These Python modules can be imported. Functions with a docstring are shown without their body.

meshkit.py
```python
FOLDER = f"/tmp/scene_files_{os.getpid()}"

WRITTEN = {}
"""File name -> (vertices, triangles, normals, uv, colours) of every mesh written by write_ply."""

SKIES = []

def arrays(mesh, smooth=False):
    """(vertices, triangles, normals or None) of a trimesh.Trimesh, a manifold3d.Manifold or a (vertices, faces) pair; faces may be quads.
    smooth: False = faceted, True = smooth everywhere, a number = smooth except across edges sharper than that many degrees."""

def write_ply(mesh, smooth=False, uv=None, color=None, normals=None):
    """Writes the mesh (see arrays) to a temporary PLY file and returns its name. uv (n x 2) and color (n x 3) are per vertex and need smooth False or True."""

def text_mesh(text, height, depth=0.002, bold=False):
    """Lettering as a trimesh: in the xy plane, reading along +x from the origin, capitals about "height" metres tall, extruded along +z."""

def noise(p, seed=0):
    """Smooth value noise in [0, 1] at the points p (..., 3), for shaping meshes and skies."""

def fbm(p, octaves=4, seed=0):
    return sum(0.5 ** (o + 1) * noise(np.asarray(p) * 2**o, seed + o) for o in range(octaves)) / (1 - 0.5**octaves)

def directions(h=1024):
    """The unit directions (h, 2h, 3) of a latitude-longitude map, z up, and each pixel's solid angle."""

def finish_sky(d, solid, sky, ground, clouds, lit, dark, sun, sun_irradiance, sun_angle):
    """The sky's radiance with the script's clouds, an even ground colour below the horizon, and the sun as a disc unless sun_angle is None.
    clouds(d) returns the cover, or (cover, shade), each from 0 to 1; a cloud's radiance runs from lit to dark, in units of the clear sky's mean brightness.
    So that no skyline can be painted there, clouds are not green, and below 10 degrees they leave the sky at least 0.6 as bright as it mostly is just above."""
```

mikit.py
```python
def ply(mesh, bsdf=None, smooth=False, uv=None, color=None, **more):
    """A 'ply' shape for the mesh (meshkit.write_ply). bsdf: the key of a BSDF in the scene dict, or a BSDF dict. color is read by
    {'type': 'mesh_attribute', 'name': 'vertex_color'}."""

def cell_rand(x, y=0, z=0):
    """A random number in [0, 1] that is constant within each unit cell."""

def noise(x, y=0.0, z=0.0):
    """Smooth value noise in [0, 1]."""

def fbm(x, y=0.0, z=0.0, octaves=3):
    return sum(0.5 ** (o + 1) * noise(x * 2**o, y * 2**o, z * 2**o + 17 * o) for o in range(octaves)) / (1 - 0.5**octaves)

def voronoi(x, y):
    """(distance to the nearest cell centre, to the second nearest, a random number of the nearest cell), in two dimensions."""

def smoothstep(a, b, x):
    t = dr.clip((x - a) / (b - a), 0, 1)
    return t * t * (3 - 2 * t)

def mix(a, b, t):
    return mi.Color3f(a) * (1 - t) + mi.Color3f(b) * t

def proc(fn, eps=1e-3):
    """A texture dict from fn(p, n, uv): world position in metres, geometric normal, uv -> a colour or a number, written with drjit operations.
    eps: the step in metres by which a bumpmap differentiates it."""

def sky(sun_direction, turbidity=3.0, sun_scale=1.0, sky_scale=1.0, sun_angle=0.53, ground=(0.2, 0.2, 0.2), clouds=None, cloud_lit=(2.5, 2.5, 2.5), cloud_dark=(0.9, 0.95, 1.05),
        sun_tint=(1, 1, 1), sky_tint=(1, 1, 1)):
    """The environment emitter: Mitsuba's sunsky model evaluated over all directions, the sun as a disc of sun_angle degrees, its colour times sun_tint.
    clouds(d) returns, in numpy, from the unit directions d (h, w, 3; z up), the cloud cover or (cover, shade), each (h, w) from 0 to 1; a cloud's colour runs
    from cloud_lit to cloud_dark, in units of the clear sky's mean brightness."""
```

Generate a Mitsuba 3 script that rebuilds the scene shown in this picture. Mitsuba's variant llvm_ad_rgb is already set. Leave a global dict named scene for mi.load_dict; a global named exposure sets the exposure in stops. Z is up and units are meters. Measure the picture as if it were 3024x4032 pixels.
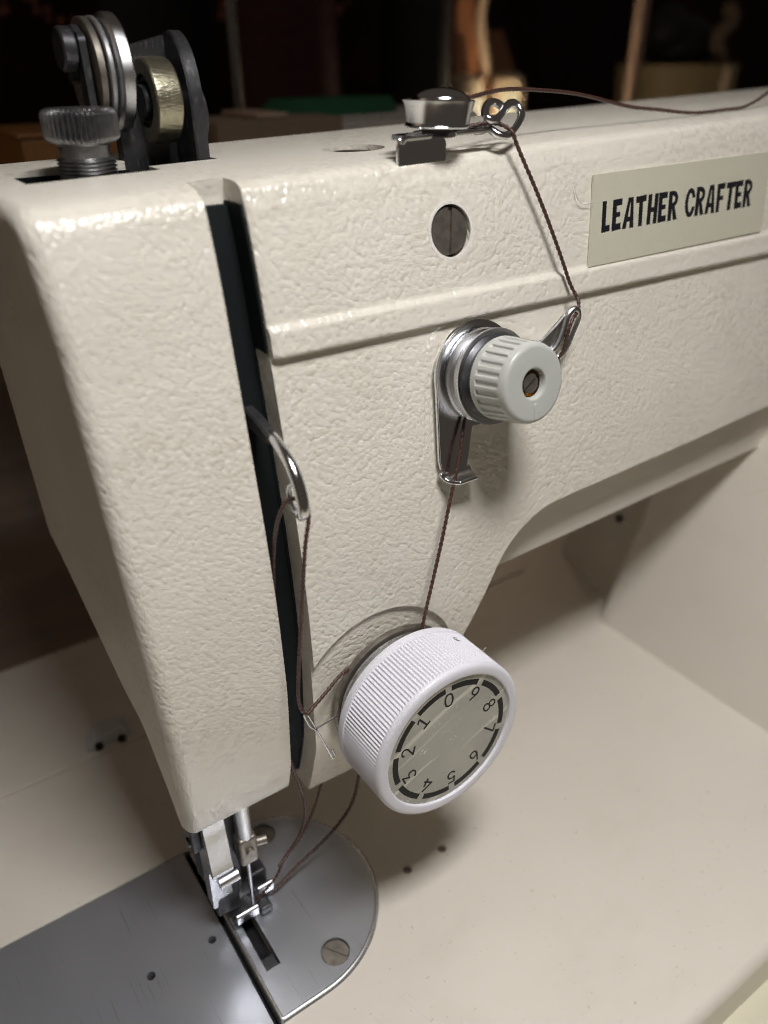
import math
import numpy as np, trimesh, mitsuba as mi, drjit as dr, mikit, meshkit
import manifold3d as m3
from shapely.geometry import Polygon, LineString, Point, box as sbox
from shapely.ops import unary_union
from shapely import affinity
from scipy.interpolate import PchipInterpolator, CubicSpline

U = 0.0005                       # one modelling unit is half a millimetre; everything below is measured in units
T = mi.ScalarTransform4f
scene, labels = {}, {}

# ------------------------------------------------------------------ camera, light, exposure
EYE = np.array([0.0, -200.0, 0.0])
FWD = np.array([0.48687073, 0.71674333, -0.49923531])
UP = np.array([0.28649422, 0.4088963, 0.86644381])
scene['camera'] = {
    'type': 'thinlens', 'fov': 51.72, 'fov_axis': 'x', 'near_clip': 0.002, 'far_clip': 10.0,
    'aperture_radius': 2.5 * U, 'focus_distance': 285 * U,
    'to_world': T().look_at(origin=list(EYE * U), target=list((EYE + FWD * 100) * U), up=list(UP))}
exposure = 0.0
LAMP_POS, LAMP_RAD, LAMP_SIZE = (112.0, -205.0, 325.0), 67.0, (78.0, 60.0)
LAMP_TINT = np.array([1.0, 0.975, 0.945])
AMBIENT = [0.054, 0.045, 0.037]
scene['room_glow'] = {'type': 'constant', 'radiance': {'type': 'rgb', 'value': AMBIENT}, 'sampling_weight': 2.0}


# ------------------------------------------------------------------ materials
def rgb(*c): return {'type': 'rgb', 'value': list(c)}
def mat(name, d): scene[name] = {'type': 'twosided', 'b': d}
def plain(name, c, rough=0.5, spec=0.4, metallic=0.0, **k):
    mat(name, {'type': 'principled', 'base_color': rgb(*c), 'roughness': rough, 'specular': spec, 'metallic': metallic, **k})

PAINT = (0.665, 0.63, 0.545)
def wrinkle(p, n, uv):
    x, y, z = p.x / U, p.y / U, p.z / U
    wx = mikit.noise(x * .55 + 3, y * .55, z * .55) * 1.0
    wz = mikit.noise(x * .52 + 31, y * .52 + 7, z * .52) * 1.0
    q = z - .8 * y
    g = dr.select(x < 97, 1.08, 0.92)                    # the head was sprayed finer than the arm
    v = mikit.voronoi((.8 * x + .6 * q + wx) * .60 * g, (.8 * q - .6 * x + wz) * .60 * g)[0]
    w = mikit.voronoi((.9 * x - .43 * q + wz) * .88 * g + 40, (.9 * q + .43 * x + wx) * .88 * g)[0]
    big = mikit.noise(x * .33 + 5, y * .33, z * .33)
    return (0.75 * (1 - dr.minimum(1, v * v * 1.3)) + 0.28 * (1 - dr.minimum(1, w * w * 1.3)) + 0.35 * big) * dr.select(x < 97, .86, 1.0)
def paint_colour(p, n, uv):
    x, y, z = p.x / U, p.y / U, p.z / U
    t = mikit.fbm(x * .05, y * .05, z * .05, 3)
    s = mikit.noise(x * .9 + 9, y * .9, z * .9)
    speck = mikit.smoothstep(.965, .985, mikit.noise(x * 1.7, y * 1.7 + 3, z * 1.7))
    c = mikit.mix((0.685, 0.65, 0.575), (0.745, 0.71, 0.635), t)
    low = mikit.smoothstep(.55, .30, mikit.noise(x * .62 + 4, y * .62, z * .62)) * mikit.smoothstep(.45, .75, mikit.fbm(x * .03 + 9, y * .03, z * .03, 3))
    return mikit.mix(mikit.mix(c * (0.97 + 0.05 * s), (0.50, 0.45, 0.37), low * .35), (0.25, 0.21, 0.17), speck * 0.5)
mat('wrinkle_paint', {'type': 'bumpmap', 'tex': mikit.proc(wrinkle, eps=0.12 * U), 'scale': 0.36 * U,
    'b': {'type': 'principled', 'base_color': mikit.proc(paint_colour), 'roughness': 0.24, 'specular': 0.5}})
def smooth_bump(p, n, uv):
    x, y, z = p.x / U, p.y / U, p.z / U
    return mikit.noise(x * .3, y * .3, z * .3) + 0.3 * mikit.noise(x * .9, y * .9, z * .9)
def bed_colour(p, n, uv):
    x, y, z = p.x / U, p.y / U, p.z / U
    t = mikit.fbm(x * .02, y * .02, z * .02, 3)
    smear = mikit.smoothstep(.58, .80, mikit.fbm(x * .035 + 4, y * .06, z * .05, 4))
    dust = mikit.smoothstep(.955, .975, mikit.noise(x * .8, y * .8, z * .8 + 2))
    hair = mikit.smoothstep(.93, .97, mikit.noise(x * 1.1 + y * .3, y * .05, 6)) * mikit.smoothstep(.6, .8, mikit.noise(x * .03, y * .03, 1))
    c = mikit.mix((0.615, 0.575, 0.51), (0.665, 0.625, 0.56), t)
    return mikit.mix(mikit.mix(c, (0.47, 0.42, 0.35), .10 * smear + .25 * hair), (0.30, 0.26, 0.21), dust * .45)
mat('bed_paint', {'type': 'bumpmap', 'tex': mikit.proc(smooth_bump, eps=0.2 * U), 'scale': 0.12 * U,
    'b': {'type': 'principled', 'base_color': mikit.proc(bed_colour), 'roughness': 0.42, 'specular': 0.4}})
plain('painted_cavity_shade', (0.007, 0.0095, 0.0105), 0.7, 0.15)  # near-black colour carries the shade of the slot and top opening
plain('black_hole', (0.01, 0.01, 0.011), 0.7, 0.2)  # near-black for holes and the plate seam, their shade put into colour
scene['chrome'] = {'type': 'twosided', 'b': {'type': 'roughconductor', 'material': 'none', 'alpha': 0.07, 'specular_reflectance': rgb(.74, .75, .78)}}
scene['chrome_soft'] = {'type': 'twosided', 'b': {'type': 'roughconductor', 'material': 'none', 'alpha': 0.20, 'specular_reflectance': rgb(.70, .71, .74)}}
def brushed(p, n, uv):
    return mikit.noise(p.x / U * 3.0, p.y / U * .35, p.z / U * 3) + .5 * mikit.noise(p.x / U * 7.0, p.y / U * .9, 3)
def plate_colour(p, n, uv):
    x, y = p.x / U, p.y / U
    t = mikit.fbm(x * .05, y * .05, 2.0, 3)
    scr = mikit.smoothstep(.90, .97, mikit.noise(x * 2.2 + y * .05, y * .03, 8.0))
    return mikit.mix((0.52, 0.545, 0.61), (0.62, 0.645, 0.71), t) * (1 - 0.25 * scr)
mat('plate_steel', {'type': 'bumpmap', 'tex': mikit.proc(brushed, eps=0.15 * U), 'scale': 0.02 * U,
    'b': {'type': 'principled', 'base_color': mikit.proc(plate_colour), 'roughness': 0.34, 'metallic': 0.85, 'specular': 0.5}})
def steel_colour(p, n, uv):
    t = mikit.fbm(p.x / U * .5, p.y / U * .5, p.z / U * .5, 3)
    return mikit.mix((0.30, 0.30, 0.31), (0.58, 0.58, 0.59), t)
mat('worn_steel', {'type': 'principled', 'base_color': mikit.proc(steel_colour), 'roughness': 0.42, 'metallic': 0.80})
def dark_steel_colour(p, n, uv):
    t = mikit.fbm(p.x / U * .25, p.y / U * .25, p.z / U * .25, 4)
    s = mikit.smoothstep(.70, .95, mikit.noise(p.x / U * 1.2, p.y / U * 1.2, p.z / U * .25))
    return mikit.mix(mikit.mix((0.045, 0.045, 0.05), (0.10, 0.10, 0.108), t), (0.20, 0.20, 0.21), s * .45)
mat('black_iron', {'type': 'principled', 'base_color': mikit.proc(dark_steel_colour), 'roughness': 0.42, 'metallic': 0.7})
def brass_colour(p, n, uv):
    t = mikit.fbm(p.x / U * .9, p.y / U * .5, p.z / U * .5, 3)
    return mikit.mix((0.36, 0.335, 0.235), (0.60, 0.565, 0.43), t)
def hammer(p, n, uv):
    return mikit.fbm(p.x / U * .5, p.y / U * 2.2, p.z / U * 2.2, 3)
mat('nickel_brass', {'type': 'bumpmap', 'tex': mikit.proc(hammer, eps=.1 * U), 'scale': 0.14 * U,
    'b': {'type': 'principled', 'base_color': mikit.proc(brass_colour), 'roughness': 0.33, 'metallic': 0.95}})
def screw_colour(p, n, uv):
    t = mikit.fbm(p.x / U * .4 + 2, p.y / U * .4, p.z / U * .4, 4)
    return mikit.mix((0.17, 0.15, 0.13), (0.40, 0.365, 0.32), t)
def knurl_colour(p, n, uv):
    t = mikit.fbm(p.x / U * .5, p.y / U * .5, p.z / U * .5, 3)
    return mikit.mix((0.19, 0.19, 0.198), (0.42, 0.42, 0.43), t)
mat('knurled_steel', {'type': 'principled', 'base_color': mikit.proc(knurl_colour), 'roughness': 0.34, 'metallic': 0.95})
mat('tarnished_steel', {'type': 'principled', 'base_color': mikit.proc(screw_colour), 'roughness': 0.48, 'metallic': 0.9})
plain('grey_plastic', (0.43, 0.44, 0.42), 0.32, 0.45)
plain('white_plastic', (0.66, 0.655, 0.72), 0.42, 0.45)
def film(p, n, uv):
    x, z = p.x / U, p.z / U
    q = z + x * -.42 + 3.0 * mikit.noise(x * .08, z * .08, 1)
    lines = mikit.smoothstep(.68, .90, mikit.noise(q * .42, x * .025, 5))
    dots = mikit.smoothstep(.86, .93, mikit.noise(x * 1.3, z * 1.3, 2)) * mikit.smoothstep(.55, .75, mikit.noise(x * .13, z * .13, 7))
    base = mikit.mix((0.31, 0.305, 0.275), (0.40, 0.39, 0.35), mikit.noise(x * .07, z * .07, 3))
    return mikit.mix(base, (0.62, 0.60, 0.52), dr.minimum(1, .62 * lines + .8 * dots))
def film_bump(p, n, uv):
    x, z = p.x / U, p.z / U
    q = z + x * -.42 + 3.0 * mikit.noise(x * .08, z * .08, 1)
    return mikit.noise(q * .55, x * .03, 5)
mat('dial_film', {'type': 'bumpmap', 'tex': mikit.proc(film_bump, eps=.15 * U), 'scale': .25 * U,
    'b': {'type': 'principled', 'base_color': mikit.proc(film), 'roughness': 0.30, 'specular': 0.5, 'clearcoat': .4, 'clearcoat_gloss': .9}})
plain('black_ink', (0.012, 0.012, 0.016), 0.5, 0.25)
plain('dial_ink', (0.012, 0.012, 0.012), 0.5, 0.2)
plain('pencil', (0.22, 0.22, 0.25), 0.7, 0.2)
def name_colour(p, n, uv):
    t = mikit.noise(p.x / U * 2.3, p.y / U * 2.3, p.z / U * 2.3)
    return mikit.mix((0.53, 0.515, 0.415), (0.56, 0.545, 0.445), t)
mat('nameplate_film', {'type': 'principled', 'base_color': mikit.proc(name_colour), 'roughness': 0.35, 'specular': 0.5})
plain('brass', (0.55, 0.38, 0.14), 0.35, 0.5, 1.0)
def thread_colour(p, n, uv):
    t = mikit.noise(p.x / U * 1.1, p.y / U * 1.1, p.z / U * 1.1)
    return mikit.mix((0.035, 0.015, 0.012), (0.085, 0.038, 0.030), t)
mat('thread_fibre', {'type': 'principled', 'base_color': mikit.proc(thread_colour), 'roughness': 0.38, 'specular': 0.55, 'sheen': 0.4})
plain('pale_zinc', (0.52, 0.53, 0.53), 0.5, 0.4)
plain('lint', (0.45, 0.42, 0.36), 0.6, 0.3)
plain('flaked_paint', (0.74, 0.72, 0.68), 0.4, 0.4)


# ------------------------------------------------------------------ helpers
COUNT = {}
def numbered(k):
    n = COUNT.get(k, -1) + 1
    COUNT[k] = n
    return k if n == 0 else f'{k}_{n:03d}'
def tm(x):
    if hasattr(x, 'to_mesh'):
        m = x.to_mesh(); return trimesh.Trimesh(m.vert_properties[:, :3], m.tri_verts, process=False)
    return x
def add(key, mesh, bsdf, smooth=30, label=None, **more):
    mesh = tm(mesh)
    key = numbered(key)
    scene[key] = mikit.ply(trimesh.Trimesh(np.asarray(mesh.vertices) * U, mesh.faces, process=False), bsdf, smooth, **more)
    if label: labels[key] = {'label': label}
    return key
def thing(key, label, cat, group=None, kind=None):
    labels[key] = {'label': label, 'category': cat}
    if group: labels[key]['group'] = group
    if kind: labels[key] = {'kind': kind, 'label': label}
def man(mesh):
    mesh = trimesh.Trimesh(mesh.vertices, mesh.faces, process=True); mesh.merge_vertices()
    return m3.Manifold(m3.Mesh(np.asarray(mesh.vertices, np.float32), np.asarray(mesh.faces, np.uint32)))
def boxm(x0, x1, y0, y1, z0, z1): return m3.Manifold.cube([x1 - x0, y1 - y0, z1 - z0]).translate([x0, y0, z0])
def rbox(x0, x1, y0, y1, z0, z1, r, n=12):
    s = m3.Manifold.sphere(r, n)
    return m3.Manifold.batch_hull([s.translate([x, y, z]) for x in (x0 + r, x1 - r) for y in (y0 + r, y1 - r) for z in (z0 + r, z1 - r)])
def cyl(p, q, r0, r1=None, n=48):
    p, q = np.asarray(p, float), np.asarray(q, float)
    h = np.linalg.norm(q - p)
    c = trimesh.creation.revolve([[0, 0], [r0, 0], [r0 if r1 is None else r1, h], [0, h]], sections=n)
    c.apply_transform(trimesh.geometry.align_vectors([0, 0, 1], (q - p) / h)); c.apply_translation(p)
    return c
def lathe(prof, origin, axis, n=64, rfun=None):
    """prof: (r, s) pairs along the axis; rfun(theta, i) scales radii."""
    prof = np.asarray(prof, float)
    t = np.linspace(0, 2 * np.pi, n, endpoint=False)
    axis = np.asarray(axis, float) / np.linalg.norm(axis)
    u = np.array([1., 0, 0]) if abs(axis[0]) < .9 else np.array([0, 1., 0])
    u = u - axis * (u @ axis); u /= np.linalg.norm(u); v = np.cross(axis, u)
    V, k = [], len(prof)
    for i, (r, s) in enumerate(prof):
        rr = r * np.ones(n) if rfun is None else r + rfun(t, i)
        V.append(np.asarray(origin) + s * axis + np.outer(rr * np.cos(t), u) + np.outer(rr * np.sin(t), v))
    V = np.concatenate(V); F = []
    a = np.arange(n); b = (a + 1) % n
    for i in range(k - 1):
        F += [np.stack([i * n + a, i * n + b, (i + 1) * n + b], 1), np.stack([i * n + a, (i + 1) * n + b, (i + 1) * n + a], 1)]
    m = trimesh.Trimesh(V, np.concatenate(F), process=False)
    m.merge_vertices(); m.update_faces(m.nondegenerate_faces()); 
    return m
def resample(pts, step):
    pts = np.asarray(pts, float)
    d = np.r_[0, np.cumsum(np.linalg.norm(np.diff(pts, axis=0), axis=1))]
    n = max(2, int(d[-1] / step))
    return np.stack([np.interp(np.linspace(0, d[-1], n + 1), d, pts[:, i]) for i in range(pts.shape[1])], 1)
def spline(pts, step=.5):
    pts = np.asarray(pts, float)
    d = np.r_[0, np.cumsum(np.linalg.norm(np.diff(pts, axis=0), axis=1) ** .5)]
    t = np.linspace(0, d[-1], 40 * len(pts))
    q = CubicSpline(d, pts)(t)
    return resample(q, step)
def frames(p):
    t = np.gradient(p, axis=0); t /= np.linalg.norm(t, axis=1, keepdims=True)
    n = np.cross(t[0], [0.3, 0.2, 0.9]); n /= np.linalg.norm(n); N = [n]
    for i in range(1, len(p)):
        n = N[-1] - t[i] * (N[-1] @ t[i]); N.append(n / np.linalg.norm(n))
    N = np.array(N); return t, N, np.cross(t, N)
def tube(path, r, k=10, twist=None, lobes=2, depth=0.0, cap=True):
    """A swept tube; with twist (units per turn) the section has lobes and turns along the way, like a laid thread."""
    p = np.asarray(path, float); t, N, B = frames(p)
    L = np.r_[0, np.cumsum(np.linalg.norm(np.diff(p, axis=0), axis=1))]
    r = np.broadcast_to(r, len(p))
    ph = np.linspace(0, 2 * np.pi, k, endpoint=False)
    V = []
    for i in range(len(p)):
        rr = r[i] * np.ones(k)
        if twist: rr = r[i] * (1 - depth + depth * np.abs(np.cos(lobes / 2 * (ph - 2 * np.pi * L[i] / twist))) * 2)
        V.append(p[i] + np.outer(rr * np.cos(ph), N[i]) + np.outer(rr * np.sin(ph), B[i]))
    V = np.concatenate(V); a = np.arange(k); b = (a + 1) % k; F = []
    for i in range(len(p) - 1):
        F += [np.stack([i * k + a, i * k + b, (i + 1) * k + b], 1), np.stack([i * k + a, (i + 1) * k + b, (i + 1) * k + a], 1)]
    if cap:
        n0, n1 = len(V), len(V) + 1; V = np.vstack([V, p[0], p[-1]]); e = (len(p) - 1) * k
        F += [np.stack([b, a, np.full(k, n0)], 1), np.stack([e + a, e + b, np.full(k, n1)], 1)]
    return trimesh.Trimesh(V, np.concatenate(F), process=False)
def bend(pts, r=1.2):
    p = resample(pts, .2); w = max(3, int(r / .2)); q = np.pad(p, ((w, w), (0, 0)), mode='edge')
    return np.stack([np.convolve(q[:, i], np.ones(2 * w + 1) / (2 * w + 1), mode='valid') for i in range(3)], 1)
def extrude(poly, h):
    if isinstance(poly, Polygon): return trimesh.creation.extrude_polygon(poly, h, engine='earcut')
    return trimesh.util.concatenate([trimesh.creation.extrude_polygon(g, h, engine='earcut') for g in poly.geoms])
def place(mesh, origin, ex, ey, ez):
    M = np.eye(4); M[:3, 0], M[:3, 1], M[:3, 2], M[:3, 3] = ex, ey, ez, origin
    mesh = tm(mesh).copy(); mesh.apply_transform(M)
    if np.linalg.det(M[:3, :3]) < 0: mesh.invert()
    return mesh
def along_x(poly_yz, x0, x1):      # a (y, z) polygon extruded along x
    return place(extrude(poly_yz, x1 - x0), [x0, 0, 0], [0, 1, 0], [0, 0, 1], [1, 0, 0])
def along_y(poly_xz, y0, y1):      # an (x, z) polygon extruded along y
    return place(extrude(poly_xz, y1 - y0), [0, y1, 0], [1, 0, 0], [0, 0, 1], [0, -1, 0])
def along_z(poly_xy, z0, z1): return place(extrude(poly_xy, z1 - z0), [0, 0, z0], [1, 0, 0], [0, 1, 0], [0, 0, 1])
def cat(*ms): return trimesh.util.concatenate([tm(m) for m in ms])
def sstep(a, b, x):
    t = np.clip((x - a) / (b - a), 0, 1); return t * t * (3 - 2 * t)

# front face of the arm: depth y as a function of height z (a slightly barrelled casting)
face = PchipInterpolator([-275, -269, -246, -236, -214, -195, -178, -171, -143, -112, -97, -80, -52, -35],
                         [11.5, 8.5, 1.0, -1.5, -3.3, -4.2, -3.4, -3.0, 0.0, 5.2, 8.0, 11.3, 16.8, 21.6])
def top_z(x): return -31 + 0.030 * (x - 102)
def loft(prof, xs, insets):
    """prof: closed (y, z) polygon, counter-clockwise as seen from +x; one ring per x, moved inwards by its inset."""
    e = np.roll(prof, -1, 0) - np.roll(prof, 1, 0); e /= np.linalg.norm(e, axis=1, keepdims=True)
    nrm = np.stack([e[:, 1], -e[:, 0]], 1); n = len(prof)
    if Polygon(prof).exterior.is_ccw is False: nrm = -nrm
    V = np.concatenate([np.column_stack([np.full(n, x), prof - nrm * d]) for x, d in zip(xs, insets)])
    a = np.arange(n); b = (a + 1) % n; F = []
    for i in range(len(xs) - 1):
        F += [np.stack([i * n + a, i * n + b, (i + 1) * n + b], 1), np.stack([i * n + a, (i + 1) * n + b, (i + 1) * n + a], 1)]
    def fan(off, flip):
        v2, f2 = trimesh.creation.triangulate_polygon(Polygon(V[off:off + n, 1:]), engine='earcut')
        from scipy.spatial import cKDTree
        idx = cKDTree(V[off:off + n, 1:]).query(v2)[1] + off
        f = idx[f2]; return f[:, ::-1] if flip else f
    F += [fan(0, True), fan((len(xs) - 1) * n, False)]
    m = trimesh.Trimesh(V, np.concatenate(F), process=False)
    m.fix_normals(); return m
def round_stations(x0, x1, r0, r1, step):
    q = np.linspace(0, np.pi / 2, 7)
    xs, ds = [], []
    if r0: xs += list(x0 + r0 * (1 - np.cos(q))); ds += list(r0 * (1 - np.sin(q)))
    else: xs.append(x0); ds.append(0)
    a, b = xs[-1], x1 - r1
    for x in np.linspace(a, b, max(2, int((b - a) / step)))[1:]: xs.append(x); ds.append(0)
    if r1: xs += list(x1 - r1 * (1 - np.cos(q[::-1])))[1:]; ds += list(r1 * (1 - np.sin(q[::-1])))[1:]
    return xs, ds


# ------------------------------------------------------------------ the table the machine stands on, and the dark back of the room
def wood_colour(p, n, uv):
    x, y = p.x / U, p.y / U
    g = mikit.fbm(x * .006, y * .05, 1, 4)
    return mikit.mix((0.19, 0.145, 0.112), (0.27, 0.21, 0.165), g)
mat('dark_wood', {'type': 'principled', 'base_color': mikit.proc(wood_colour), 'roughness': 0.45, 'specular': 0.4})
add('tabletop', boxm(-1500, 4200, -345, 1149, -372, -350), 'dark_wood')
thing('tabletop', '', '', kind='structure'); labels['tabletop'] = {'kind': 'structure', 'label': 'dark brown wooden tabletop under the machine'}
def drape_colour(p, n, uv):
    x, z = p.x / U, p.z / U
    t = mikit.fbm(x * .012, z * .012, 4, 3)
    return mikit.mix((0.012, 0.009, 0.008), (0.035, 0.018, 0.014), t)
mat('dark_drape', {'type': 'principled', 'base_color': mikit.proc(drape_colour), 'roughness': 0.8, 'specular': 0.1})
add('back_wall', boxm(-1500, 4200, 1150, 1170, -372, 700), 'dark_drape')
labels['back_wall'] = {'kind': 'structure', 'label': 'dark brown back wall far behind the machine'}

# ------------------------------------------------------------------ the sewing machine
M = 'sewing_machine'
thing(M, 'cream wrinkle-painted sewing machine threaded with brown thread, filling the picture', 'sewing machine')
S_ = M + '__'

# head and arm cover: one casting, cut by the take-up slot, the top opening and the screw holes
zf = np.arange(-254.5, -39.9, 1.5)
front = [(float(face(z)), z) for z in zf]
crown = [(20.6, -38), (21.6, -35.8), (23.2, -33.7), (25.6, -32.2), (29, -31.4), (34, -31)]
crown = [tuple(q) for q in spline([front[-1]] + crown, 1.0)[1:]]
back = [(126, -31), (131, -32.4), (134, -36), (135, -42)]
head_poly = front + crown + [(60, -31), (95, -31)] + back + [(135, -188), (128, -186), (104, -194), (54, -217), (34, -221), (20, -240), (12, -254.5)]
hp = Polygon(head_poly).buffer(-6.2).buffer(6.2)
def ring(poly, step):
    c = np.asarray(poly.exterior.coords)
    return resample(c, step)[:-1] if Polygon(c).exterior.is_ccw else resample(c[::-1], step)[:-1]
head_prof = ring(hp, 1.5)
crown2 = [tuple(q) for q in spline([front[-1], (20.8, -37.5), (21.9, -35), (22.9, -32.9), (24.6, -31.7), (27.4, -31.1), (31, -31)], 1.0)[1:]]
cover_poly = [(float(face(z)), z) for z in np.arange(-80.5, -39.9, 1.5)] + crown2 + [(60, -31), (95, -31)] + back + [(135, -80.5)]
cp = Polygon(cover_poly)
cover_prof = ring(cp.buffer(-1.2).buffer(1.2), .8)
xs, ds = round_stations(42.8, 90.7, 5.4, 0, 4)
head = loft(head_prof, xs, ds)
xs, ds = round_stations(90.6, 520, 0, 0, 8)
xs = sorted(set(xs) | set(np.arange(102, 112, .7))); cover = loft(cover_prof, xs, [0] * len(xs))
def shape_arm(m, bead):
    v = np.array(m.vertices)
    if bead:
        near = sstep(60, 40, v[:, 1])
        v[:, 1] -= near * (1.6 * sstep(-70.4, -72.2, v[:, 2])) * sstep(101, 102, v[:, 0])
        v[:, 1] += 0.03 * (v[:, 0] < 101)                                      # a hair inside the head so that the union is clean
        v[:, 1] += near * 1.7 * (1 - np.sqrt(np.clip(1 - ((np.clip(106 - v[:, 0], 0, 3)) / 3.2) ** 2, 0, 1))) * (v[:, 0] > 101)
        v[:, 2] -= 0.02 * (v[:, 0] < 101) * (v[:, 2] > -60)
    v[:, 2] += 0.030 * (v[:, 0] - 102) * sstep(-75, -40, v[:, 2])
    if not bead:                                                              # the end of the head leans in towards its foot
        v[:, 0] += np.interp(v[:, 2], [-250, -190, -130, -70, -45, -30], [5.5, 3.2, 1.4, .3, -1.2, -2.5]) * np.clip((90.7 - v[:, 0]) / 47, 0, 1)
    m.vertices = v; return m
head, cover = man(shape_arm(head, False)), man(shape_arm(cover, True))
casing = head + cover
slot = []
for za, zb in zip(np.arange(-84, -24, 2.0), np.arange(-82, -22, 2.0)):
    pass
slot_poly = [(face(np.clip(z, -250, -36)) - 8, z) for z in np.arange(-84, -19, 2.)] + [(face(np.clip(z, -250, -36)) + 14, z) for z in np.arange(-20, -85, -2.)]
slot_cut = man(along_x(Polygon([(float(a), float(b)) for a, b in slot_poly]), 90.7, 103.0))
casing = casing - slot_cut
casing = casing - boxm(54.5, 96, 67.3, 98, -46, -20) - boxm(95.5, 120.5, 78.2, 108, -46, -20)
HOLE = (168.5, 66.0)
casing = casing - man(cyl([HOLE[0], HOLE[1], -40], [HOLE[0], HOLE[1], -20], 11, 11.6, 40))
SCREW = np.array([175.2, float(face(-51.2)), -51.2]); NS = np.array([0, -math.cos(math.radians(11.5)), math.sin(math.radians(11.5))])
casing = casing - man(cyl(SCREW - NS * 4, SCREW + NS * 3, 8.6, None, 40))
add(S_ + 'arm_casing', casing, 'wrinkle_paint', 32, label='cream wrinkle-painted head and upper arm cover with a dark slot')

# the edge of bare metal and chipped paint round the screw hole, and the screw in it
th = np.linspace(0, 2 * np.pi, 60, endpoint=False); rng = np.random.default_rng(4)
VS = np.cross([1, 0, 0], NS)
ragged = Polygon(np.column_stack([np.cos(th), np.sin(th)]) * (9.15 + .5 * rng.random(60) + .25 * np.sin(3 * th))[:, None]).difference(Point(0, 0).buffer(8.45))
add(S_ + 'cover_screw__paint_ring', place(extrude(ragged, .35), SCREW + NS * .15, [1, 0, 0], VS, NS), 'flaked_paint', 25)
head_s = m3.Manifold.cylinder(3, 8.0, 7.5, 48) - boxm(-.95, .95, -9, 9, 1.7, 4)
add(S_ + 'cover_screw__screw_head', place(tm(head_s.rotate([0, 0, 8])), SCREW - NS * 3.4, [1, 0, 0], VS, NS), 'tarnished_steel', 30)
add(S_ + 'cover_screw__hole_floor', place(tm(m3.Manifold.cylinder(.5, 8.5, 8.5, 40)), SCREW - NS * 3.9, [1, 0, 0], VS, NS), 'black_hole', 30)
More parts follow.
